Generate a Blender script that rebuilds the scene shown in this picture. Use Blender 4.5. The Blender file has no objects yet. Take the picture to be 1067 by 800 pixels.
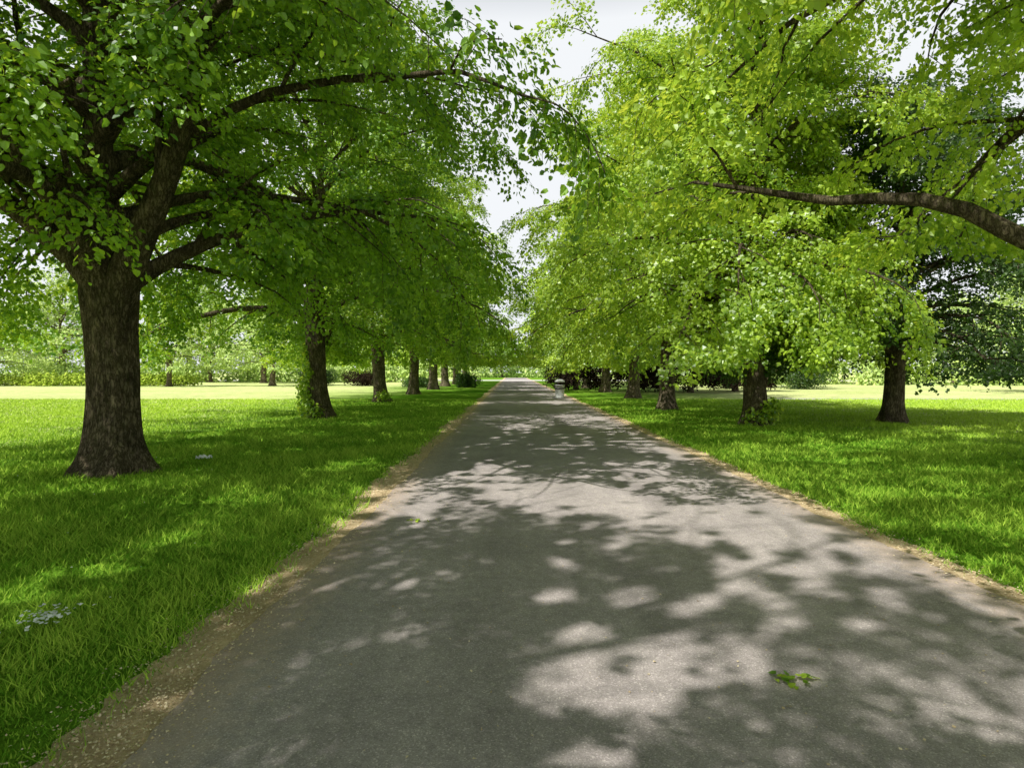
import bpy, math, numpy as np
from mathutils import Vector
R=np.random.RandomState
scene=bpy.context.scene
coll=scene.collection

# sun direction (used for lamp, sky and the holes cut in crowns)
sd=Vector((4.5,3.6,0)).normalized(); el=math.radians(55)
SHX=sd.x/math.tan(el); SHY=sd.y/math.tan(el)

# ---------------------------------------------------------------- helpers
def norm(a):
    return a/np.maximum(np.linalg.norm(a,axis=-1,keepdims=True),1e-9)

def build_mesh(name,V,F,mat=None,smooth=False,face_attr=None):
    V=np.ascontiguousarray(V,dtype=np.float32); F=np.ascontiguousarray(F,dtype=np.int32)
    me=bpy.data.meshes.new(name)
    M,k=F.shape
    me.vertices.add(len(V)); me.vertices.foreach_set("co",V.ravel())
    me.loops.add(M*k); me.loops.foreach_set("vertex_index",F.ravel())
    me.polygons.add(M); me.polygons.foreach_set("loop_start",np.arange(0,M*k,k,dtype=np.int32))
    me.update(calc_edges=True)
    me.polygons.foreach_set("use_smooth",np.full(M,smooth,dtype=bool))
    if face_attr is not None:
        a=me.attributes.new("rnd",'FLOAT','FACE'); a.data.foreach_set("value",np.ascontiguousarray(face_attr,dtype=np.float32))
    if mat: me.materials.append(mat)
    me.update()
    return me

def obj(name,data,parent=None,loc=(0,0,0)):
    o=bpy.data.objects.new(name,data); coll.objects.link(o); o.location=loc
    if parent: o.parent=parent
    return o

def new_mat(name):
    m=bpy.data.materials.new(name); m.use_nodes=True
    nt=m.node_tree; nt.nodes.clear()
    return m,nt,nt.nodes,nt.links
def N(nodes,t,**kw):
    n=nodes.new(t)
    for k,v in kw.items(): setattr(n,k,v)
    return n
def ramp(nodes,stops,interp='LINEAR'):
    r=nodes.new('ShaderNodeValToRGB'); cr=r.color_ramp; cr.interpolation=interp
    while len(cr.elements)<len(stops): cr.elements.new(0.5)
    for e,(p,c) in zip(cr.elements,stops):
        e.position=p; e.color=(c[0],c[1],c[2],1) if hasattr(c,'__len__') else (c,c,c,1)
    return r

# ---------------------------------------------------------------- materials
def leaf_material(name,c0,c1,t0,t1,fac=0.45,gloss=True):
    m,nt,n,l=new_mat(name)
    at=N(n,'ShaderNodeAttribute',attribute_name='rnd')
    oi=N(n,'ShaderNodeObjectInfo')
    ad=N(n,'ShaderNodeMath',operation='MULTIPLY_ADD'); ad.inputs[1].default_value=0.15
    l.new(oi.outputs['Random'],ad.inputs[0]); 
    sc=N(n,'ShaderNodeMath',operation='MULTIPLY'); sc.inputs[1].default_value=0.88
    l.new(at.outputs['Fac'],sc.inputs[0]); l.new(sc.outputs[0],ad.inputs[2])
    r1=ramp(n,[(0,c0),(1,c1)]); l.new(ad.outputs[0],r1.inputs[0])
    p=N(n,'ShaderNodeBsdfDiffuse'); l.new(r1.outputs[0],p.inputs[0]); cur=p
    o=N(n,'ShaderNodeOutputMaterial')
    if fac>0:
        r2=ramp(n,[(0,t0),(1,t1)]); l.new(ad.outputs[0],r2.inputs[0])
        t=N(n,'ShaderNodeBsdfTranslucent'); l.new(r2.outputs[0],t.inputs['Color'])
        mx=N(n,'ShaderNodeMixShader'); mx.inputs[0].default_value=fac
        l.new(p.outputs[0],mx.inputs[1]); l.new(t.outputs[0],mx.inputs[2]); cur=mx
    if gloss:
        g=N(n,'ShaderNodeBsdfGlossy'); g.inputs['Roughness'].default_value=0.42; g.inputs[0].default_value=(1,1,1,1)
        m2=N(n,'ShaderNodeMixShader'); m2.inputs[0].default_value=0.045
        l.new(cur.outputs[0],m2.inputs[1]); l.new(g.outputs[0],m2.inputs[2]); cur=m2
    l.new(cur.outputs[0],o.inputs[0])
    return m
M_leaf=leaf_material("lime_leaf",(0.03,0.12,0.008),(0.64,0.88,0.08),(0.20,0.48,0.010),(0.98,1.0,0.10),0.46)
M_leaf_shaded=leaf_material("lime_leaf_shaded",(0.02,0.09,0.007),(0.34,0.60,0.035),(0.12,0.38,0.010),(0.86,1.0,0.06),0.36)  # darker copy of the lime leaf, crown shade painted into the colour
M_leaf_mid=leaf_material("lime_leaf_mid",(0.13,0.30,0.03),(0.74,0.92,0.15),None,None,0,gloss=False)  # lighter lime copy for the far avenue, first step of the painted haze
M_leaf_hazed=leaf_material("far_leaf_hazed",(0.32,0.48,0.13),(0.72,0.84,0.30),None,None,0,gloss=False)  # paler leaf copy, haze of distance painted into the colour
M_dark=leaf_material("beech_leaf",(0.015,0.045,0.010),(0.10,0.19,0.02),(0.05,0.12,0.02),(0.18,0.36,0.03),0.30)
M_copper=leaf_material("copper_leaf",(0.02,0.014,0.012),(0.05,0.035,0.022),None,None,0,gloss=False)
M_grassblade=leaf_material("grass_blade",(0.09,0.27,0.014),(0.54,0.74,0.09),None,None,0,gloss=False)

def bark_material():
    m,nt,n,l=new_mat("bark")
    tc=N(n,'ShaderNodeTexCoord'); mp=N(n,'ShaderNodeMapping'); mp.inputs['Scale'].default_value=(1,1,0.25)
    l.new(tc.outputs['Object'],mp.inputs[0])
    ns=N(n,'ShaderNodeTexNoise'); ns.inputs['Scale'].default_value=18; ns.inputs['Detail'].default_value=7; ns.inputs['Roughness'].default_value=0.7
    l.new(mp.outputs[0],ns.inputs[0])
    vo=N(n,'ShaderNodeTexVoronoi',feature='DISTANCE_TO_EDGE'); vo.inputs['Scale'].default_value=17
    mixv=N(n,'ShaderNodeVectorMath',operation='ADD'); 
    sc=N(n,'ShaderNodeVectorMath',operation='SCALE'); sc.inputs['Scale'].default_value=0.2
    l.new(ns.outputs['Color'],sc.inputs[0]); l.new(mp.outputs[0],mixv.inputs[0]); l.new(sc.outputs[0],mixv.inputs[1])
    l.new(mixv.outputs[0],vo.inputs['Vector'])
    n2=N(n,'ShaderNodeTexNoise'); n2.inputs['Scale'].default_value=3.0; n2.inputs['Detail'].default_value=5; n2.inputs['Roughness'].default_value=0.7
    l.new(tc.outputs['Object'],n2.inputs[0])
    cr=ramp(n,[(0.0,(0.05,0.04,0.03)),(0.10,(0.21,0.17,0.12)),(0.4,(0.46,0.38,0.28))])
    l.new(vo.outputs['Distance'],cr.inputs[0])
    cr2=ramp(n,[(0.35,(0.45,0.45,0.45)),(0.65,(1.25,1.22,1.12))]); l.new(n2.outputs['Fac'],cr2.inputs[0])
    mu=N(n,'ShaderNodeMix',data_type='RGBA',blend_type='MULTIPLY'); mu.inputs[0].default_value=1
    l.new(cr.outputs[0],mu.inputs[6]); l.new(cr2.outputs[0],mu.inputs[7])
    mo=N(n,'ShaderNodeMix',data_type='RGBA'); mo.inputs[7].default_value=(0.10,0.11,0.04,1)
    cr3=ramp(n,[(0.5,0.0),(0.75,0.6)]); l.new(ns.outputs['Fac'],cr3.inputs[0]); l.new(cr3.outputs[0],mo.inputs[0]); l.new(mu.outputs[2],mo.inputs[6])
    p=N(n,'ShaderNodeBsdfDiffuse'); l.new(mo.outputs[2],p.inputs[0])
    hm=N(n,'ShaderNodeMath',operation='ADD'); l.new(vo.outputs['Distance'],hm.inputs[0]); l.new(ns.outputs['Fac'],hm.inputs[1])
    b=N(n,'ShaderNodeBump'); b.inputs['Strength'].default_value=1.0; b.inputs['Distance'].default_value=0.08
    l.new(hm.outputs[0],b.inputs['Height']); l.new(b.outputs[0],p.inputs['Normal'])
    o=N(n,'ShaderNodeOutputMaterial'); l.new(p.outputs[0],o.inputs[0])
    return m
M_bark=bark_material()

def ground_material():
    m,nt,n,l=new_mat("grass_ground")
    tc=N(n,'ShaderNodeTexCoord')
    def noise(s,d=4,r=0.6):
        x=N(n,'ShaderNodeTexNoise'); x.inputs['Scale'].default_value=s; x.inputs['Detail'].default_value=d; x.inputs['Roughness'].default_value=r
        l.new(tc.outputs['Object'],x.inputs[0]); return x
    a=noise(0.12,3); b=noise(1.3,4); c=noise(30,6,0.75); d=noise(7,5)
    g=ramp(n,[(0.3,(0.12,0.30,0.02)),(0.7,(0.28,0.46,0.05))]); l.new(a.outputs['Fac'],g.inputs[0])
    sunlit=ramp(n,[(0.3,(0.62,0.72,0.24)),(0.7,(0.80,0.84,0.38))]); l.new(a.outputs['Fac'],sunlit.inputs[0])  # sunlit yellow of the open lawn, painted into the grass colour
    sx=N(n,'ShaderNodeSeparateXYZ'); l.new(tc.outputs['Object'],sx.inputs[0])
    ab=N(n,'ShaderNodeMath',operation='ABSOLUTE'); l.new(sx.outputs[0],ab.inputs[0])
    ma=N(n,'ShaderNodeMath',operation='MULTIPLY_ADD'); ma.inputs[1].default_value=8; l.new(a.outputs['Fac'],ma.inputs[0]); l.new(ab.outputs[0],ma.inputs[2])
    mr=N(n,'ShaderNodeMapRange'); mr.inputs[1].default_value=11; mr.inputs[2].default_value=19; l.new(ma.outputs[0],mr.inputs[0])
    mg=N(n,'ShaderNodeMix',data_type='RGBA'); l.new(mr.outputs[0],mg.inputs[0]); l.new(g.outputs[0],mg.inputs[6]); l.new(sunlit.outputs[0],mg.inputs[7])
    r2=ramp(n,[(0.3,0.75),(0.7,1.2)]); l.new(b.outputs['Fac'],r2.inputs[0])
    r3=ramp(n,[(0.3,0.5),(0.7,1.35)]); l.new(c.outputs['Fac'],r3.inputs[0])
    r4=ramp(n,[(0.3,0.8),(0.7,1.15)]); l.new(d.outputs['Fac'],r4.inputs[0])
    out=mg.outputs[2]
    for rr in (r2,r3,r4):
        mu=N(n,'ShaderNodeMix',data_type='RGBA',blend_type='MULTIPLY'); mu.inputs[0].default_value=1
        l.new(out,mu.inputs[6]); l.new(rr.outputs[0],mu.inputs[7]); out=mu.outputs[2]
    p=N(n,'ShaderNodeBsdfDiffuse'); l.new(out,p.inputs[0])
    bp=N(n,'ShaderNodeBump'); bp.inputs['Strength'].default_value=0.8; bp.inputs['Distance'].default_value=0.05
    l.new(c.outputs['Fac'],bp.inputs['Height']); l.new(bp.outputs[0],p.inputs['Normal'])
    o=N(n,'ShaderNodeOutputMaterial'); l.new(p.outputs[0],o.inputs[0])
    return m
def dirt_material():
    m,nt,n,l=new_mat("verge_dirt")
    tc=N(n,'ShaderNodeTexCoord')
    a=N(n,'ShaderNodeTexNoise'); a.inputs['Scale'].default_value=60; a.inputs['Detail'].default_value=8; a.inputs['Roughness'].default_value=0.8
    b=N(n,'ShaderNodeTexNoise'); b.inputs['Scale'].default_value=2.5; b.inputs['Detail'].default_value=5
    l.new(tc.outputs['Object'],a.inputs[0]); l.new(tc.outputs['Object'],b.inputs[0])
    r=ramp(n,[(0.3,(0.40,0.28,0.15)),(0.5,(0.74,0.56,0.34)),(0.72,(0.90,0.76,0.53))]); l.new(a.outputs['Fac'],r.inputs[0])
    r2=ramp(n,[(0.3,(0.7,0.7,0.65)),(0.7,(1.1,1.1,1.1))]); l.new(b.outputs['Fac'],r2.inputs[0])
    mu=N(n,'ShaderNodeMix',data_type='RGBA',blend_type='MULTIPLY'); mu.inputs[0].default_value=1
    l.new(r.outputs[0],mu.inputs[6]); l.new(r2.outputs[0],mu.inputs[7])
    p=N(n,'ShaderNodeBsdfDiffuse'); l.new(mu.outputs[2],p.inputs[0])
    bp=N(n,'ShaderNodeBump'); bp.inputs['Strength'].default_value=0.9; bp.inputs['Distance'].default_value=0.02
    l.new(a.outputs['Fac'],bp.inputs['Height']); l.new(bp.outputs[0],p.inputs['Normal'])
    o=N(n,'ShaderNodeOutputMaterial'); l.new(p.outputs[0],o.inputs[0])
    return m
def asphalt_material():
    m,nt,n,l=new_mat("old_asphalt")
    tc=N(n,'ShaderNodeTexCoord')
    def noise(s,d=4,r=0.6,vec=None):
        x=N(n,'ShaderNodeTexNoise'); x.inputs['Scale'].default_value=s; x.inputs['Detail'].default_value=d; x.inputs['Roughness'].default_value=r
        l.new(vec or tc.outputs['Object'],x.inputs[0]); return x
    mp=N(n,'ShaderNodeMapping'); mp.inputs['Scale'].default_value=(1,0.12,1); l.new(tc.outputs['Object'],mp.inputs[0])
    a=noise(0.8,5); s=noise(1.6,5,0.6,mp.outputs[0]); g=noise(190,3,0.8); mid=noise(11,6,0.7)
    v=N(n,'ShaderNodeTexVoronoi'); v.inputs['Scale'].default_value=150; l.new(tc.outputs['Object'],v.inputs['Vector'])
    base=ramp(n,[(0.3,(0.38,0.335,0.32)),(0.7,(0.51,0.45,0.42))]); l.new(a.outputs['Fac'],base.inputs[0])
    rs=ramp(n,[(0.3,0.82),(0.7,1.12)]); l.new(s.outputs['Fac'],rs.inputs[0])
    rg=ramp(n,[(0.25,0.65),(0.75,1.35)]); l.new(g.outputs['Fac'],rg.inputs[0])
    rm=ramp(n,[(0.3,0.85),(0.7,1.12)]); l.new(mid.outputs['Fac'],rm.inputs[0])
    sep=N(n,'ShaderNodeSeparateColor'); l.new(v.outputs['Color'],sep.inputs[0])
    rv=ramp(n,[(0.0,0.75),(0.9,1.0),(0.97,1.4)]); l.new(sep.outputs[0],rv.inputs[0])
    out=base.outputs[0]
    for rr in (rs,rg,rm,rv):
        mu=N(n,'ShaderNodeMix',data_type='RGBA',blend_type='MULTIPLY'); mu.inputs[0].default_value=1
        l.new(out,mu.inputs[6]); l.new(rr.outputs[0],mu.inputs[7]); out=mu.outputs[2]
    sx=N(n,'ShaderNodeSeparateXYZ'); l.new(tc.outputs['Object'],sx.inputs[0])
    d1=N(n,'ShaderNodeMath',operation='SUBTRACT'); d1.inputs[1].default_value=0.93; l.new(sx.outputs[0],d1.inputs[0])
    d2=N(n,'ShaderNodeMath',operation='ABSOLUTE'); l.new(d1.outputs[0],d2.inputs[0])
    d3=N(n,'ShaderNodeMath',operation='MULTIPLY_ADD'); d3.inputs[1].default_value=0.9; l.new(mid.outputs['Fac'],d3.inputs[0]); l.new(d2.outputs[0],d3.inputs[2])
    mr=N(n,'ShaderNodeMapRange'); mr.inputs[1].default_value=2.55; mr.inputs[2].default_value=3.05; l.new(d3.outputs[0],mr.inputs[0])
    mm=N(n,'ShaderNodeMath',operation='MULTIPLY'); mm.inputs[1].default_value=0.6; l.new(mr.outputs[0],mm.inputs[0])
    mx=N(n,'ShaderNodeMix',data_type='RGBA'); mx.inputs[7].default_value=(0.52,0.38,0.27,1)
    l.new(mm.outputs[0],mx.inputs[0]); l.new(out,mx.inputs[6])
    p=N(n,'ShaderNodeBsdfDiffuse'); l.new(mx.outputs[2],p.inputs[0])
    bp=N(n,'ShaderNodeBump'); bp.inputs['Strength'].default_value=0.6; bp.inputs['Distance'].default_value=0.005
    l.new(g.outputs['Fac'],bp.inputs['Height']); l.new(bp.outputs[0],p.inputs['Normal'])
    o=N(n,'ShaderNodeOutputMaterial'); l.new(p.outputs[0],o.inputs[0])
    return m
def simple_mat(name,col,rough=0.6,metal=0.0,var=0.15):
    m,nt,n,l=new_mat(name)
    tc=N(n,'ShaderNodeTexCoord'); x=N(n,'ShaderNodeTexNoise'); x.inputs['Scale'].default_value=9; x.inputs['Detail'].default_value=6
    l.new(tc.outputs['Object'],x.inputs[0])
    r=ramp(n,[(0.3,tuple(c*(1-var) for c in col)),(0.7,tuple(min(1,c*(1+var)) for c in col))]); l.new(x.outputs['Fac'],r.inputs[0])
    p=N(n,'ShaderNodeBsdfPrincipled'); p.inputs['Roughness'].default_value=rough; p.inputs['Metallic'].default_value=metal
    l.new(r.outputs[0],p.inputs['Base Color'])
    o=N(n,'ShaderNodeOutputMaterial'); l.new(p.outputs[0],o.inputs[0])
    return m
M_ground=ground_material(); M_dirt=dirt_material(); M_asph=asphalt_material()

# ---------------------------------------------------------------- ground sheets
S=700
me=build_mesh("ground",np.array([[-S,-S,0],[S,-S,0],[S,S,0],[-S,S,0]]),np.array([[0,1,2,3]]),M_ground)
obj("ground",me)

def edge_noise(y,seed,amp,f=1.0):
    r=R(seed); out=np.zeros_like(y)
    for k in range(7):
        fr=f*1.9**k*0.35; out+=amp/(1.35**k)*np.sin(y*fr*2*math.pi*0.35+r.rand()*6.28)*0.5
    return out
def strip(name,xl,xr,z,mat,seeds,amps,y0=-12,y1=150):
    y=np.concatenate([np.arange(y0,1,0.5),np.arange(1,20,0.04),np.arange(20,60,0.25),np.arange(60,y1+1,2.)])
    L=xl+edge_noise(y,seeds[0],amps[0]); Rr=xr+edge_noise(y,seeds[1],amps[1])
    V=np.concatenate([np.stack([L,y,np.full_like(y,z)],1),np.stack([Rr,y,np.full_like(y,z)],1)])
    n=len(y); i=np.arange(n-1)
    F=np.stack([i,i+n,i+n+1,i+1],1)
    return obj(name,build_mesh(name,V,F,mat))
strip("dirt_verge",-1.95,3.74,0.004,M_dirt,(3,4),(0.12,0.10))
strip("asphalt_path",-1.60,3.46,0.008,M_asph,(5,6),(0.05,0.05))
V=np.array([[-60,104,.012],[60,100,.012],[60,110,.012],[-60,114,.012]])
obj("crossing_path",build_mesh("crossing_path",V,np.array([[0,1,2,3]]),simple_mat("pale_tarmac",(0.7,0.67,0.62),0.9)))
V=np.array([[14,34,.004],[90,27,.004],[90,29.5,.004],[14,36,.004]])
obj("gravel_path",build_mesh("gravel_path",V,np.array([[0,1,2,3]]),simple_mat("pale_gravel",(0.5,0.47,0.40),0.9)))

# ---------------------------------------------------------------- leaves
LT=np.array([[0,0,0],[0.22,0.42,0.10],[0.68,0.36,0.05],[1.05,0,-0.10],[0.68,-0.36,0.05],[0.22,-0.42,0.10]])
LT4=np.array([[0,0,0],[0.42,0.44,0.10],[1.05,0,-0.06],[0.42,-0.44,0.10]])
def leaves_mesh(name,P,D,Nn,size,rnd,mat,simple=False):
    U=norm(D); Sd=norm(np.cross(U,Nn)); W=np.cross(Sd,U)
    n=len(P); T=LT4 if simple else LT
    V=P[:,None,:]+size[:,None,None]*(T[None,:,0:1]*U[:,None,:]+T[None,:,1:2]*Sd[:,None,:]+T[None,:,2:3]*W[:,None,:])
    if simple:
        b=np.arange(n)[:,None]*4
        F=b+np.array([[1,2,3,0]])
        return build_mesh(name,V.reshape(-1,3),F,mat,False,rnd)
    b=np.arange(n)[:,None]*6
    F=np.stack([b+np.array([[0,1,2,3]]),b+np.array([[0,3,4,5]])],1).reshape(-1,4)
    return build_mesh(name,V.reshape(-1,3),F,mat,False,np.repeat(rnd,2))

def twig_leaves(rs,T0,TD,TL,per,size,spr,CR):
    n=len(T0)
    t=rs.uniform(0.05,1.0,(n,per))
    Sd=norm(np.cross(TD,np.array([0,0,1.0]))+1e-6)
    lat=rs.normal(0,spr,(n,per))
    P=T0[:,None,:]+TD[:,None,:]*(TL[:,None]*t)[:,:,None]+Sd[:,None,:]*lat[:,:,None]
    P[:,:,2]+= -0.22*t*t*TL[:,None]-0.35*np.abs(lat)+rs.normal(0,spr*0.45,(n,per))
    D=TD[:,None,:]*0.7+Sd[:,None,:]*np.sign(lat)[:,:,None]*0.8+rs.normal(0,0.45,(n,per,3))
    D[:,:,2]-=0.6
    outw=P.copy(); outw[:,:,2]=0; outw/=CR
    Nn=np.array([0,0,0.75])+1.0*outw+rs.normal(0,0.5,(n,per,3))
    cl=rs.rand(n)
    rnd=np.clip(0.60*cl[:,None]+0.42*rs.rand(n,per)-.02,0,1)
    sz=size*rs.uniform(0.5,1.2,(n,per))
    return P.reshape(-1,3),D.reshape(-1,3),Nn.reshape(-1,3),sz.ravel(),rnd.ravel()

# leaves cut away along the sun's direction to shape sun spots on the path
def gauss2(gx,gy,lmin,lmax,m,seed):
    r=R(seed); o=np.zeros_like(gx)
    for _ in range(m):
        a=r.rand()*6.28; k=2*math.pi/r.uniform(lmin,lmax)
        o+=np.sin(k*(gx*math.cos(a)+gy*math.sin(a))+r.rand()*6.28)
    return o*math.sqrt(2.0/m)
def sun_gap_mask(P,ox,oy,rot,strength=1.0):
    c,s=math.cos(rot),math.sin(rot)
    X=ox+P[:,0]*c-P[:,1]*s; Y=oy+P[:,0]*s+P[:,1]*c
    gx=X+SHX*P[:,2]; gy=Y+SHY*P[:,2]
    v=0.75*gauss2(gx,gy,0.42,0.8,14,7)+0.75*gauss2(gx,gy,1.6,3.5,10,8)
    band=np.exp(-((gy-(8.0-1.1*np.clip(gx-0.6,0,9)))/0.85)**2)*(1/(1+np.exp(-(gx+0.6)*4)))
    v=v*strength+2.6*band-0.6*(1/(1+np.exp((gx+0.6)*3)))+2.2*np.exp(-(((gx+3.6)/.5)**2+((gy-4.3)/.6)**2))
    return v<0.55

# ---------------------------------------------------------------- trees
class Wood:
    def __init__(s): s.V=[];s.F=[];s.n=0
    def tube(s,pts,rad,k=8,fn=None):
        pts=np.asarray(pts,float); m=len(pts)
        T=norm(np.gradient(pts,axis=0))
        d=norm((pts[-1]-pts[0])[None])[0]
        ref=np.array([1.0,0,0]) if abs(d[0])<0.7 else np.array([0,1.0,0])
        A=norm(np.cross(T,ref)); B=np.cross(T,A)
        th=np.arange(k)/k*2*math.pi
        rr=np.repeat(np.asarray(rad)[:,None],k,1)
        if fn is not None: rr=rr*fn(pts,th)
        V=pts[:,None,:]+rr[:,:,None]*(np.cos(th)[None,:,None]*A[:,None,:]+np.sin(th)[None,:,None]*B[:,None,:])
        i=np.arange(m-1)[:,None]*k; j=np.arange(k)[None,:]; j2=(j+1)%k
        F=np.stack([i+j,i+j2,i+k+j2,i+k+j],-1).reshape(-1,4)+s.n
        s.V.append(V.reshape(-1,3)); s.F.append(F); s.n+=m*k
    def mesh(s,name): return build_mesh(name,np.concatenate(s.V),np.concatenate(s.F),M_bark,True)

def dirv(az,el): return np.array([math.cos(az)*math.cos(el),math.sin(az)*math.cos(el),math.sin(el)])
def resample(pts,m=15,rot=0.0):
    p=np.array(pts,float); c,s=math.cos(-rot),math.sin(-rot)
    p=np.stack([p[:,0]*c-p[:,1]*s,p[:,0]*s+p[:,1]*c,p[:,2]],1)
    for _ in range(2):
        q=[p[0]]
        for a,b in zip(p[:-1],p[1:]): q+= [a*.75+b*.25,a*.25+b*.75]
        q.append(p[-1]); p=np.array(q)
    d=np.concatenate([[0],np.cumsum(np.linalg.norm(np.diff(p,axis=0),axis=1))]); t=np.linspace(0,d[-1],m)
    return np.stack([np.interp(t,d,p[:,i]) for i in range(3)],1)

def make_tree(seed,H=16.,CR=6.4,r0=0.36,hb=3.2,limbs=36,per=30,lsize=0.125,nsec=10,ntw=11,spr=0.15,mat=None,
              droop=1.0,name="tree",extra=None,trunk_frac=0.74,lod=1,low_el=30,sec_len=0.38,lowbias=1.15,zmin=1.9,dome=0.42,flare=0.5,gaps=None,fork=None,squash=None):
    rs=R(seed); w=Wood()
    Ht=H*trunk_frac
    zz=np.concatenate([np.linspace(0,3.4,40 if lod==0 else (20 if lod==1 else 8)),np.linspace(3.7,Ht,14)]) 
    ph=rs.rand(8)*6.28
    px=0.10*np.sin(zz*0.55+ph[0])-0.10*math.sin(ph[0]); py=0.10*np.sin(zz*0.5+ph[1])-0.10*math.sin(ph[1])
    pts=np.stack([px,py,zz],1); pts[0,2]=-0.05
    fk=fork or hb+0.7
    rad=r0*np.interp(zz,[0,1.2,fk-.7,fk,fk+1.2,Ht],[1.08,0.95,0.98,1.12,0.55,0.10])
    def fn(p,th):
        z=p[:,2][:,None]; t=th[None,:]
        fl=np.exp(-np.maximum(z,0)/0.30)
        f=1+flare*fl*(1+0.45*np.cos(5*t+ph[2])+0.3*np.cos(3*t+ph[3]))
        f+=0.06*np.sin(3*t+ph[4]+z*0.6)+0.035*np.sin(7*t+ph[5]-z*0.8)+0.022*np.sin(17*t+2*np.sin(z*2+ph[6]))+0.014*np.sin(27*t+3*np.sin(z*1.3+ph[7]))
        return f
    w.tube(pts,rad,(80,28,12)[lod],fn)
    T0=[];TD=[];TL=[]
    specs=[]
    az=rs.rand()*6.28
    for i in range(limbs):
        t=(i/(limbs-1))**lowbias
        h=hb+(Ht-hb)*t*0.98
        az+=2.4+rs.normal(0,0.25)
        L=CR*(1.12-dome*t**1.4)*rs.uniform(0.8,1.12)
        if squash: L*=1-squash[1]*max(0,math.cos(az-squash[0]))
        e0=math.radians(low_el+38*t+rs.normal(0,6)); e1=math.radians((-38*droop)+72*t+rs.normal(0,9))
        rr=(0.15-0.09*t)*r0/0.42*rs.uniform(0.8,1.15)
        specs.append((h,az,L,e0,e1,rr))
    specs.append((Ht-0.2,az+1,CR*0.45,math.radians(85),math.radians(75),0.07))
    def limb_pts(h,az,L,e0,e1):
        n=12; P=[np.array([np.interp(h,zz,px),np.interp(h,zz,py),h])]; a=az
        for k in range(n):
            u=k/(n-1); el_=e0+(e1-e0)*u**0.9+rs.normal(0,0.07); a+=rs.normal(0,0.11)
            if P[-1][2]<zmin+0.9: el_=max(el_,0.0)
            P.append(P[-1]+dirv(a,el_)*L/n)
        return np.array(P)
    paths=[(limb_pts(*s[:5]),s[5],s[2]) for s in specs]
    if extra: 
        for e in extra: paths.append((e[0],e[1],CR))
    for P,rr,L in paths:
        m=len(P); u=np.linspace(0,1,m)
        w.tube(P,rr*(1-0.86*u)*(1+0.5*np.exp(-u*14)),(12,7,4)[lod])
        Tn=norm(np.gradient(P,axis=0))
        sgn=1
        for us in np.linspace(0.16,1.0,nsec):
            q=us*(m-1); k=min(int(q),m-2); f=q-k
            p=P[k]*(1-f)+P[k+1]*f; d=Tn[k]
            a=math.atan2(d[1],d[0])+sgn*math.radians(rs.uniform(30,75))*(0.25 if us>0.98 else 1); sgn=-sgn
            e=math.asin(np.clip(d[2],-1,1))+math.radians(rs.uniform(-26,30))
            Ls=CR*sec_len*(1.15-0.55*us)*rs.uniform(0.75,1.25)
            Q=[p]; ns=6
            for s_ in range(ns):
                e-=math.radians(rs.uniform(0,12))*droop; a+=rs.normal(0,0.14)
                if Q[-1][2]<zmin+0.5: e=max(e,0.05)
                Q.append(Q[-1]+dirv(a,e)*Ls/ns)
            Q=np.array(Q); r_s=max(0.012,rr*(1-0.8*us)*0.5)
            if Q[:,2].min()<zmin+0.1: continue
            w.tube(Q,np.linspace(r_s,0.006,ns+1),(6,4,3)[lod])
            sg=1
            for v in np.linspace(0.15,1.0,ntw):
                q=v*ns; k2=min(int(q),ns-1); f=q-k2
                p2=Q[k2]*(1-f)+Q[k2+1]*f; d2=norm((Q[k2+1]-Q[k2])[None])[0]
                a2=math.atan2(d2[1],d2[0])+sg*math.radians(rs.uniform(20,80)); sg=-sg
                e2=math.asin(np.clip(d2[2],-1,1))+math.radians(rs.uniform(-38,30))
                T0.append(p2); TD.append(dirv(a2,e2)); TL.append(rs.uniform(0.4,0.85)*CR/6)
    T0=np.array(T0);TD=np.array(TD);TL=np.array(TL)
    if lod==0:
        for a_,b_,c_ in zip(T0[::2],TD[::2],TL[::2]):
            if a_[2]<zmin+.3: continue
            w.tube([a_,a_+b_*c_*0.5-np.array([0,0,0.05*c_]),a_+b_*c_-np.array([0,0,0.2*c_])],[0.006,0.004,0.002],3)
    P,D,Nn,sz,rn=twig_leaves(rs,T0,TD,TL,per,lsize,spr,CR)
    keep=P[:,2]>zmin+0.5*np.sin(P[:,0]*1.1+seed)*np.sin(P[:,1]*1.3)
    if gaps: keep&=sun_gap_mask(P,*gaps)
    lm=leaves_mesh(name+"_foliage",P[keep],D[keep],Nn[keep],sz[keep],rn[keep],mat or M_leaf,simple=lod>0)
    return w.mesh(name+"_wood"),lm

def place(pair,x,y,rot=0.,s=1.,name="lime_tree",parent=None,sz=None):
    e=bpy.data.objects.new(name,None); coll.objects.link(e); e.location=(x,y,0); e.rotation_euler=(0,0,rot); e.scale=(s,s,sz or s)
    if parent: e.parent=parent
    obj("trunk_and_limbs",pair[0],e); obj("foliage",pair[1],e)
    return e

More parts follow.
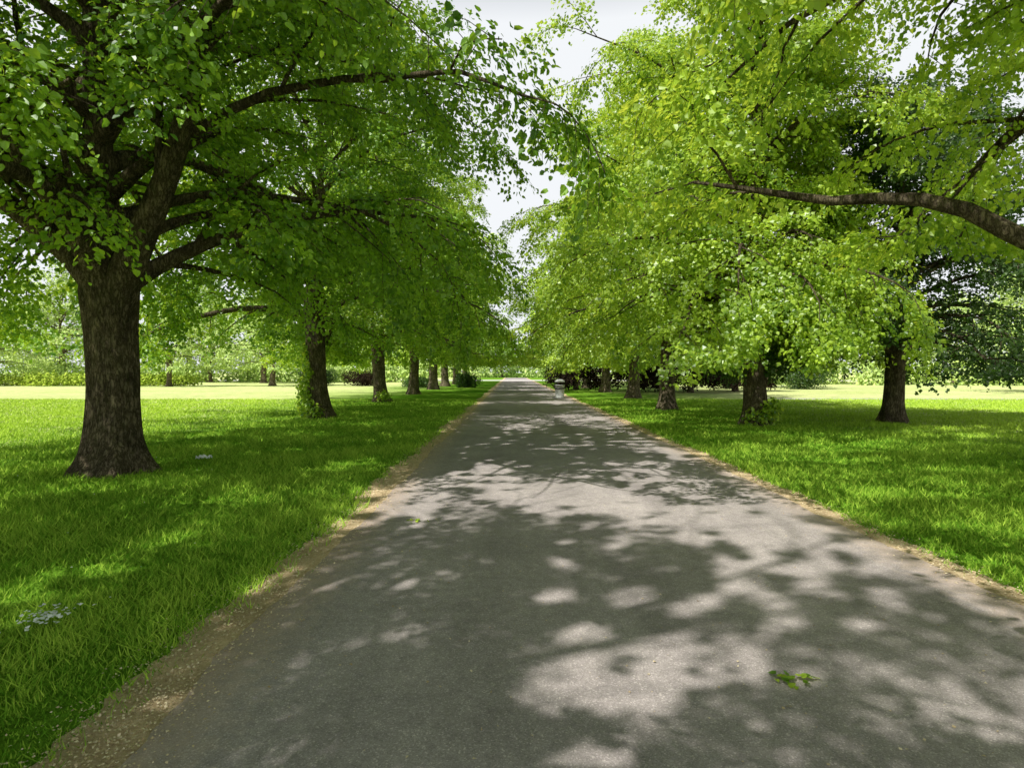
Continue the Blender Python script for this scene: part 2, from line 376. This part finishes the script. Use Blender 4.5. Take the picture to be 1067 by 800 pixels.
exA=[(resample([[0,0,2.7],[-.45,0,3.3],[-1.2,.1,3.9],[-2.2,.2,4.6],[-3.4,.3,5.3],[-4.6,.3,5.7],[-5.6,.3,5.8]],15,.4),0.22),
     (resample([[0,0,2.7],[.4,-.1,3.4],[.85,-.2,4.2],[1.3,-.3,5.2],[1.7,-.4,6.6],[2.0,-.5,8.1],[2.2,-.5,9.6]],15,.4),0.23),
     (resample([[0,0,2.8],[-.15,-.4,3.5],[-.4,-.9,4.3],[-.8,-1.6,5.5],[-1.2,-2.2,6.8],[-1.5,-2.6,8.2]],15,.4),0.18),
     (resample([[0,0,2.8],[.5,.3,3.3],[1.3,.6,3.8],[2.4,.8,4.2],[3.6,1.0,4.4],[5.0,1.2,4.3]],15,.4),0.14)]
A=make_tree(11,name="lime_a",r0=0.365,lod=0,limbs=40,per=50,lsize=0.090,mat=M_leaf_shaded,flare=0.55,gaps=(-6.3,9.4,0.4,0.75),extra=exA,hb=3.7,fork=2.9,low_el=24)
B=make_tree(23,name="lime_b",r0=0.33,per=30,lsize=0.12,droop=1.15)
B2=(B[0],B[1].copy()); B2[1].materials[0]=M_leaf_shaded
C=make_tree(37,name="lime_c",r0=0.33,hb=2.9,per=30,lsize=0.12,droop=1.25)
exE=[(resample([[0,0,2.9],[-.7,-1.2,4.0],[-1.4,-2.6,4.7],[-2.0,-3.8,4.6],[-2.4,-4.8,4.0],[-2.6,-5.3,3.3]],14),0.10),
     (resample([[0,0,2.8],[-.2,-1.3,3.7],[-.4,-2.6,4.1],[-.5,-3.9,3.8],[-.6,-4.7,3.1]],14),0.09),
     (resample([[0,0,2.8],[-1.3,-.8,3.6],[-2.7,-1.5,3.9],[-4.0,-2.2,3.6],[-4.7,-2.6,3.0]],14),0.09)]
E_=make_tree(38,name="lime_e",r0=0.33,hb=3.0,per=34,lsize=0.112,droop=1.3,squash=(-0.15,0.74),extra=exE,zmin=1.6,limbs=38)
SP=make_tree(45,name="lime_s",r0=0.38,lod=1,limbs=34,nsec=9,ntw=9,per=34,lsize=0.13,spr=0.15,mat=M_leaf_shaded,gaps=(-7.0,-2.2,0.0,1.0))
ex=[(resample([[0,0,1.9],[-1,.1,2.25],[-2,.25,2.5],[-2.6,.4,2.8],[-2.9,.7,3.2],[-3.34,1.1,3.42],[-3.75,1.5,3.45],[-4.3,1.9,3.7],[-5,2.5,4.0]],16),0.14)]
D_=make_tree(51,name="lime_d",r0=0.40,CR=6.7,extra=ex,hb=4.6,lod=0,limbs=42,low_el=34,per=50,lsize=0.088,zmin=3.5)
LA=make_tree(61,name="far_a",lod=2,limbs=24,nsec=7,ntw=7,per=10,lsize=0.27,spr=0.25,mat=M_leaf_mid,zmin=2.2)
LB=make_tree(73,name="far_b",lod=2,limbs=22,nsec=7,ntw=7,per=9,lsize=0.30,spr=0.25,mat=M_leaf_hazed,H=14,CR=6.5,zmin=2.2)
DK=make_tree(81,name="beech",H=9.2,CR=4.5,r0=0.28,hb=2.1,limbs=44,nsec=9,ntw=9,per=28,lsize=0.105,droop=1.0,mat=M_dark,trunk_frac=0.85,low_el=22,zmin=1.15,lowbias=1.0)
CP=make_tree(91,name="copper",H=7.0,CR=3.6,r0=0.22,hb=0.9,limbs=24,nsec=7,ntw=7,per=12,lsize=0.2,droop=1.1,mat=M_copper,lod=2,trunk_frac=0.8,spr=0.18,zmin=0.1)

rs=R(5)
place(SP,-7.0,-2.2,0.0)
place(A,-6.3,9.4,0.4)
place(B2,-6.6,20.4,1.3)
place(C,-6.9,31.3,4.0)
place(B,-7.0,42.0,3.4,1.0)
for i,y in enumerate([53,64,75,86]):
    place(LA if i<3 else LB,-7.1+rs.normal(0,.2),y,rs.rand()*6.28,rs.uniform(1.0,1.1))
place(D_,7.3,5.1,0.0)
place(E_,7.3,17.7,0.0)
place(B,6.5,25.0,5.0,0.95)
place(C,7.3,36.0,1.0,1.0)
place(B,7.2,46.0,2.6,1.0)
for i,y in enumerate([57,68,79,90]):
    place(LA if i<3 else LB,7.4+rs.normal(0,.2),y,rs.rand()*6.28,rs.uniform(1.0,1.1))
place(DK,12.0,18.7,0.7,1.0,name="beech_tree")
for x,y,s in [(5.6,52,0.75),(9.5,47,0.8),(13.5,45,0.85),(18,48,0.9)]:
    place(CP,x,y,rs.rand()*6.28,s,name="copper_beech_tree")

far=bpy.data.objects.new("distant_trees",None); coll.objects.link(far)
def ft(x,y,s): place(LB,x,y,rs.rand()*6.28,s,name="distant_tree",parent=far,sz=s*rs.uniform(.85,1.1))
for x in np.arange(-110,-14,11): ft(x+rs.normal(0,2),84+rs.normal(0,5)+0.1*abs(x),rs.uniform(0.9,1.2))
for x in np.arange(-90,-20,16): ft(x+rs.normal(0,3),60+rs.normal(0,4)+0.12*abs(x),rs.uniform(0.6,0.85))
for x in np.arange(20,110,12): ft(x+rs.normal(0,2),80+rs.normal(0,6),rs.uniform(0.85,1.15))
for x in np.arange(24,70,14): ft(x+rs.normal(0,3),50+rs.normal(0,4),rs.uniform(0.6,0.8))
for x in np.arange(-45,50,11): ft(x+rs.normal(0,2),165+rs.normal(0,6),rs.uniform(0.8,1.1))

# ---------------------------------------------------------------- shrubs / hedges
def blob_leaves(seed,blobs,nleaf,size,mat,name,simple=True):
    rs=R(seed); Ps=[];Ns=[]
    vol=np.array([b[3]*b[4]*b[5] for b in blobs])**0.67; cnt=(nleaf*vol/vol.sum()).astype(int)
    for b,c in zip(blobs,cnt):
        d=norm(rs.normal(0,1,(c,3))); r=rs.uniform(0.55,1.05,c)[:,None]*(1+0.18*np.sin(d[:,0:1]*7+b[0])+0.15*np.sin(d[:,1:2]*9+b[1]))
        p=np.array(b[:3])+d*r*np.array(b[3:6]); Ps.append(p); Ns.append(d)
    P=np.concatenate(Ps);Nn=np.concatenate(Ns); k=P[:,2]>0.02; P=P[k];Nn=Nn[k]; n=len(P)
    Dd=rs.normal(0,1,(n,3)); Dd[:,2]-=0.4
    return leaves_mesh(name,P,Dd,Nn+np.array([0,0,.6])+rs.normal(0,.5,(n,3)),size*rs.uniform(.6,1.2,n),rs.rand(n),mat,simple)
M_hedge=leaf_material("hedge_leaf",(0.26,0.40,0.04),(0.54,0.64,0.10),None,None,0,gloss=False)
rs=R(9)
bl=[(x,66+rs.normal(0,.4),0.6,1.6,1.0,0.85*rs.uniform(.8,1.15)) for x in np.arange(-105,-36,1.6)]
obj("hedge",blob_leaves(1,bl,26000,0.26,M_hedge,"hedge"))
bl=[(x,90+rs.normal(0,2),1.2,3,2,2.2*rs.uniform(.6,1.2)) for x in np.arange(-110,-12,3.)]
obj("hedge",blob_leaves(2,bl,24000,0.45,M_leaf_hazed,"hedge_far"))
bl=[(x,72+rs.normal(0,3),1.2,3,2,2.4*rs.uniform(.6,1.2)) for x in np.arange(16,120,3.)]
obj("hedge",blob_leaves(3,bl,26000,0.45,M_leaf_hazed,"hedge_right"))
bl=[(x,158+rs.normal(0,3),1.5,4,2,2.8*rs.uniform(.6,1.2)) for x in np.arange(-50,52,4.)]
obj("hedge",blob_leaves(4,bl,16000,0.6,M_leaf_hazed,"hedge_end"))
def shrub(x,y,w,h,mat,seed,n=5000,size=0.14,nm="shrub"):
    rs=R(seed)
    bl=[(rs.normal(0,w*.4),rs.normal(0,w*.3),h*rs.uniform(.3,.6),w*rs.uniform(.35,.6),w*rs.uniform(.35,.6),h*rs.uniform(.35,.5)) for _ in range(6)]
    return obj(nm,blob_leaves(seed,bl,n,size,mat,nm),loc=(x,y,0))
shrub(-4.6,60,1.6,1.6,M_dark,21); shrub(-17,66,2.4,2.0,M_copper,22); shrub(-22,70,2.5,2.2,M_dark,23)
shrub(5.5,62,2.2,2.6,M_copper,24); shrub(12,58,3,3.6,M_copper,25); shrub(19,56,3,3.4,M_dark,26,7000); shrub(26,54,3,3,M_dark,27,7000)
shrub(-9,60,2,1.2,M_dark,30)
def shoots(x,y,seed,blobs,n):
    return obj("basal_shoots",blob_leaves(seed,blobs,n,0.10,M_leaf,"basal_shoots",False),loc=(x,y,0))
shoots(-6.6,20.4,41,[(-.30,-.3,.40,.40,.35,.42),(-.40,-.25,1.0,.30,.3,.4),(-.05,-.42,.25,.3,.25,.3),(-.25,-.4,1.6,.18,.2,.35),(-.35,-.3,2.2,.2,.2,.3)],1500)
shoots(7.3,17.7,42,[(-.1,-.3,.25,.45,.35,.28),(.25,-.42,.45,.3,.3,.3)],700)
shoots(-6.9,31.3,43,[(.2,-.35,.3,.35,.3,.3)],400)

# ---------------------------------------------------------------- grass blades
rs=R(100); n=600000
yz=(rs.uniform(math.sqrt(1.6),math.sqrt(34),n))**2
xx=rs.uniform(-1,1,n)*(1.02*yz+1.6)
ln=-1.90+edge_noise(yz,3,0.12)+rs.normal(0,0.08,n); rn_=3.70+edge_noise(yz,4,0.10)+rs.normal(0,0.06,n)
k=(xx<ln)|(xx>rn_)
patch=np.sin(xx*1.7+2*np.sin(yz*.8))+np.sin(yz*2.3+1.5*np.sin(xx*1.1))
fine=gauss2(xx,yz,0.25,0.7,10,77)
for tx,ty in [(-6.3,9.4),(-6.6,20.4),(7.3,17.7)]: k&=((xx-tx)**2+(yz-ty)**2)>0.26
xx=xx[k];yz=yz[k];patch=patch[k];fine=fine[k];n=len(xx)
sc=(np.maximum(yz,2.5)/3)**0.55
hgt=(0.043+0.008*patch+0.007*fine)*rs.uniform(.5,1.4,n)*np.clip(sc,1,1.6); wd=0.0042*sc*rs.uniform(.7,1.3,n)
hgt=np.maximum(hgt,.012)
a=rs.rand(n)*6.28; dx=np.cos(a)*wd;dy=np.sin(a)*wd
lean=rs.normal(0,0.65,(n,2))*hgt[:,None]
B0=np.stack([xx-dx,yz-dy,np.full(n,-.002)],1);B1=np.stack([xx+dx,yz+dy,np.full(n,-.002)],1)
T=np.stack([xx+lean[:,0],yz+lean[:,1],hgt],1)
V=np.stack([B0,B1,T],1).reshape(-1,3); F=np.arange(3*n).reshape(-1,3)
obj("grass",build_mesh("grass",V,F,M_grassblade,False,np.clip(0.38+0.10*patch+0.07*fine+rs.normal(0,.28,n)+0.45*np.clip((np.abs(xx)-8)/6,0,1),0,1)))  # blades turn paler outward, sunlit lawn painted into their tone

# ---------------------------------------------------------------- leaf litter along the path
def flakes(name,x,y,z,size,mat,seed):
    rs=R(seed); n=len(x); P=np.stack([x,y,z],1); D=rs.normal(0,1,(n,3)); D[:,2]*=.15
    Nn=np.array([0,0,1.])+rs.normal(0,.3,(n,3))
    return obj(name,leaves_mesh(name,P,D,Nn,size,rs.rand(n),mat,size.mean()<.03))
M_litter=leaf_material("dry_litter",(0.42,0.30,0.15),(0.88,0.76,0.52),None,None,0,gloss=False)
rs=R(55)
n=30000; y=rs.uniform(1.2,5.2,n)**2; side=rs.rand(n)<.62
x=np.where(side,-1.76+rs.normal(0,.15,n),3.58+rs.normal(0,.10,n))
flakes("leaf_litter",x,y,np.full(n,.014),rs.uniform(.005,.016,n)*(1+y/20),M_litter,56)
n=1300; y=rs.uniform(1.2,4.6,n)**2; x=rs.uniform(-1.5,3.4,n)
flakes("leaf_litter",x,y,np.full(n,.014),rs.uniform(.006,.020,n),M_litter,57)
n=24; rs=R(58)
M_pet=simple_mat("white_petal",(0.85,0.87,0.85),.7,0,.05)
flakes("fallen_lime_sprig",1.47+rs.normal(0,.055,n),3.02+rs.normal(0,.025,n),np.full(n,.02)+rs.rand(n)*.015,rs.uniform(.03,.055,n),M_leaf,58)
flakes("fallen_lime_sprig",-1.05+rs.normal(0,.06,10),6.3+rs.normal(0,.05,10),np.full(10,.02),rs.uniform(.03,.07,10),M_leaf,59)
n=80; flakes("daisies",-2.92+rs.normal(0,.08,n),3.72+rs.normal(0,.10,n),rs.uniform(.065,.09,n),rs.uniform(.018,.036,n),M_pet,60)
n=60; flakes("daisies",rs.uniform(-9,-2.4,n),rs.uniform(3,14,n),rs.uniform(.05,.07,n),rs.uniform(.012,.02,n),M_pet,61)
g=9; rs=R(62); u,v=np.meshgrid(np.linspace(-.5,.5,g),np.linspace(-.5,.5,g)); zc=.05+rs.rand(g,g)*.07
V=np.stack([u.ravel()*.22,v.ravel()*.16,zc.ravel()],1); ii=np.arange(g-1)[:,None]*g+np.arange(g-1)[None]
F=np.stack([ii,ii+1,ii+g+1,ii+g],-1).reshape(-1,4)
obj("crumpled_paper",build_mesh("crumpled_paper",V,F,M_pet),loc=(-5.45,10.5,0.01))

# ---------------------------------------------------------------- litter bin
def lathe(name,prof,k,mat,parent,smooth=True):
    th=np.arange(k)/k*2*math.pi; pr=np.array(prof)
    V=np.stack([pr[:,0:1]*np.cos(th),pr[:,0:1]*np.sin(th),np.repeat(pr[:,1:2],k,1)],-1).reshape(-1,3)
    m=len(pr); i=np.arange(m-1)[:,None]*k; j=np.arange(k)[None]; j2=(j+1)%k
    F=np.stack([i+j,i+j2,i+k+j2,i+k+j],-1).reshape(-1,4)
    return obj(name,build_mesh(name,V,F,mat,smooth),parent)
bn=bpy.data.objects.new("litter_bin",None); coll.objects.link(bn); bn.location=(2.85,35.5,0.009); bn.scale=(1,1,1)
M_bin=simple_mat("bin_grey",(0.42,0.42,0.40),.5); M_bk=simple_mat("bin_dark",(0.03,0.03,0.03),.5)
lathe("body",[(0.0,.0),(.27,.0),(.27,.05),(.25,.07),(.29,.75),(.31,.76),(.31,.80),(.27,.80),(.24,.3),(0,.3)],24,M_bin,bn)
lathe("band",[(.285,.55),(.297,.55),(.300,.63),(.287,.63)],24,M_bk,bn)
lathe("lid",[(.0,1.14),(.15,1.12),(.27,1.05),(.31,.99),(.31,.96),(.28,.96),(0,1.0)],24,M_bin,bn)
for q in range(4):
    aa=q*math.pi/2+.4; c=lathe("lid_post_%d"%(q+1),[(.02,.78),(.02,.98)],8,M_bk,bn); c.location=(.27*math.cos(aa),.27*math.sin(aa),0)

# ---------------------------------------------------------------- light, sky, camera
dv=Vector((sd.x*math.cos(el),sd.y*math.cos(el),-math.sin(el)))
L=bpy.data.lights.new("sun",'SUN'); L.energy=5.0; L.angle=math.radians(0.5); L.color=(1,0.98,0.925)
so=obj("sun",L); so.rotation_euler=dv.to_track_quat('-Z','Y').to_euler(); so.location=(-20,-20,40)
w=bpy.data.worlds.new("World"); scene.world=w; w.use_nodes=True; nt=w.node_tree
bg=nt.nodes['Background']; sky=nt.nodes.new('ShaderNodeTexSky'); sky.sky_type='NISHITA'; sky.sun_disc=False
sky.sun_elevation=el; sky.sun_rotation=math.atan2(-sd.x,-sd.y)%(2*math.pi); sky.dust_density=1.0; sky.air_density=0.6; sky.ozone_density=1.0
tc=nt.nodes.new('ShaderNodeTexCoord'); sp=nt.nodes.new('ShaderNodeSeparateXYZ'); nt.links.new(tc.outputs['Generated'],sp.inputs[0])
mr=nt.nodes.new('ShaderNodeMapRange'); mr.inputs[1].default_value=0.50; mr.inputs[2].default_value=0.64; mr.inputs[3].default_value=0.95; mr.inputs[4].default_value=0.0
nt.links.new(sp.outputs[2],mr.inputs[0])
mx=nt.nodes.new('ShaderNodeMix'); mx.data_type='RGBA'; mx.inputs[7].default_value=(11.2,11.5,11.8,1)
nt.links.new(mr.outputs[0],mx.inputs[0])
nt.links.new(sky.outputs[0],mx.inputs[6]); nt.links.new(mx.outputs[2],bg.inputs[0]); bg.inputs[1].default_value=0.085
cam=bpy.data.cameras.new("camera"); cam.sensor_width=36; cam.lens=620/1067*36; cam.clip_end=2000; cam.clip_start=0.05
co=obj("camera",cam,loc=(0,0,1.6)); co.rotation_euler=(math.radians(90-1.2),0,0)
scene.camera=co
scene.view_settings.view_transform='Standard'; scene.view_settings.look='None'; scene.view_settings.exposure=0
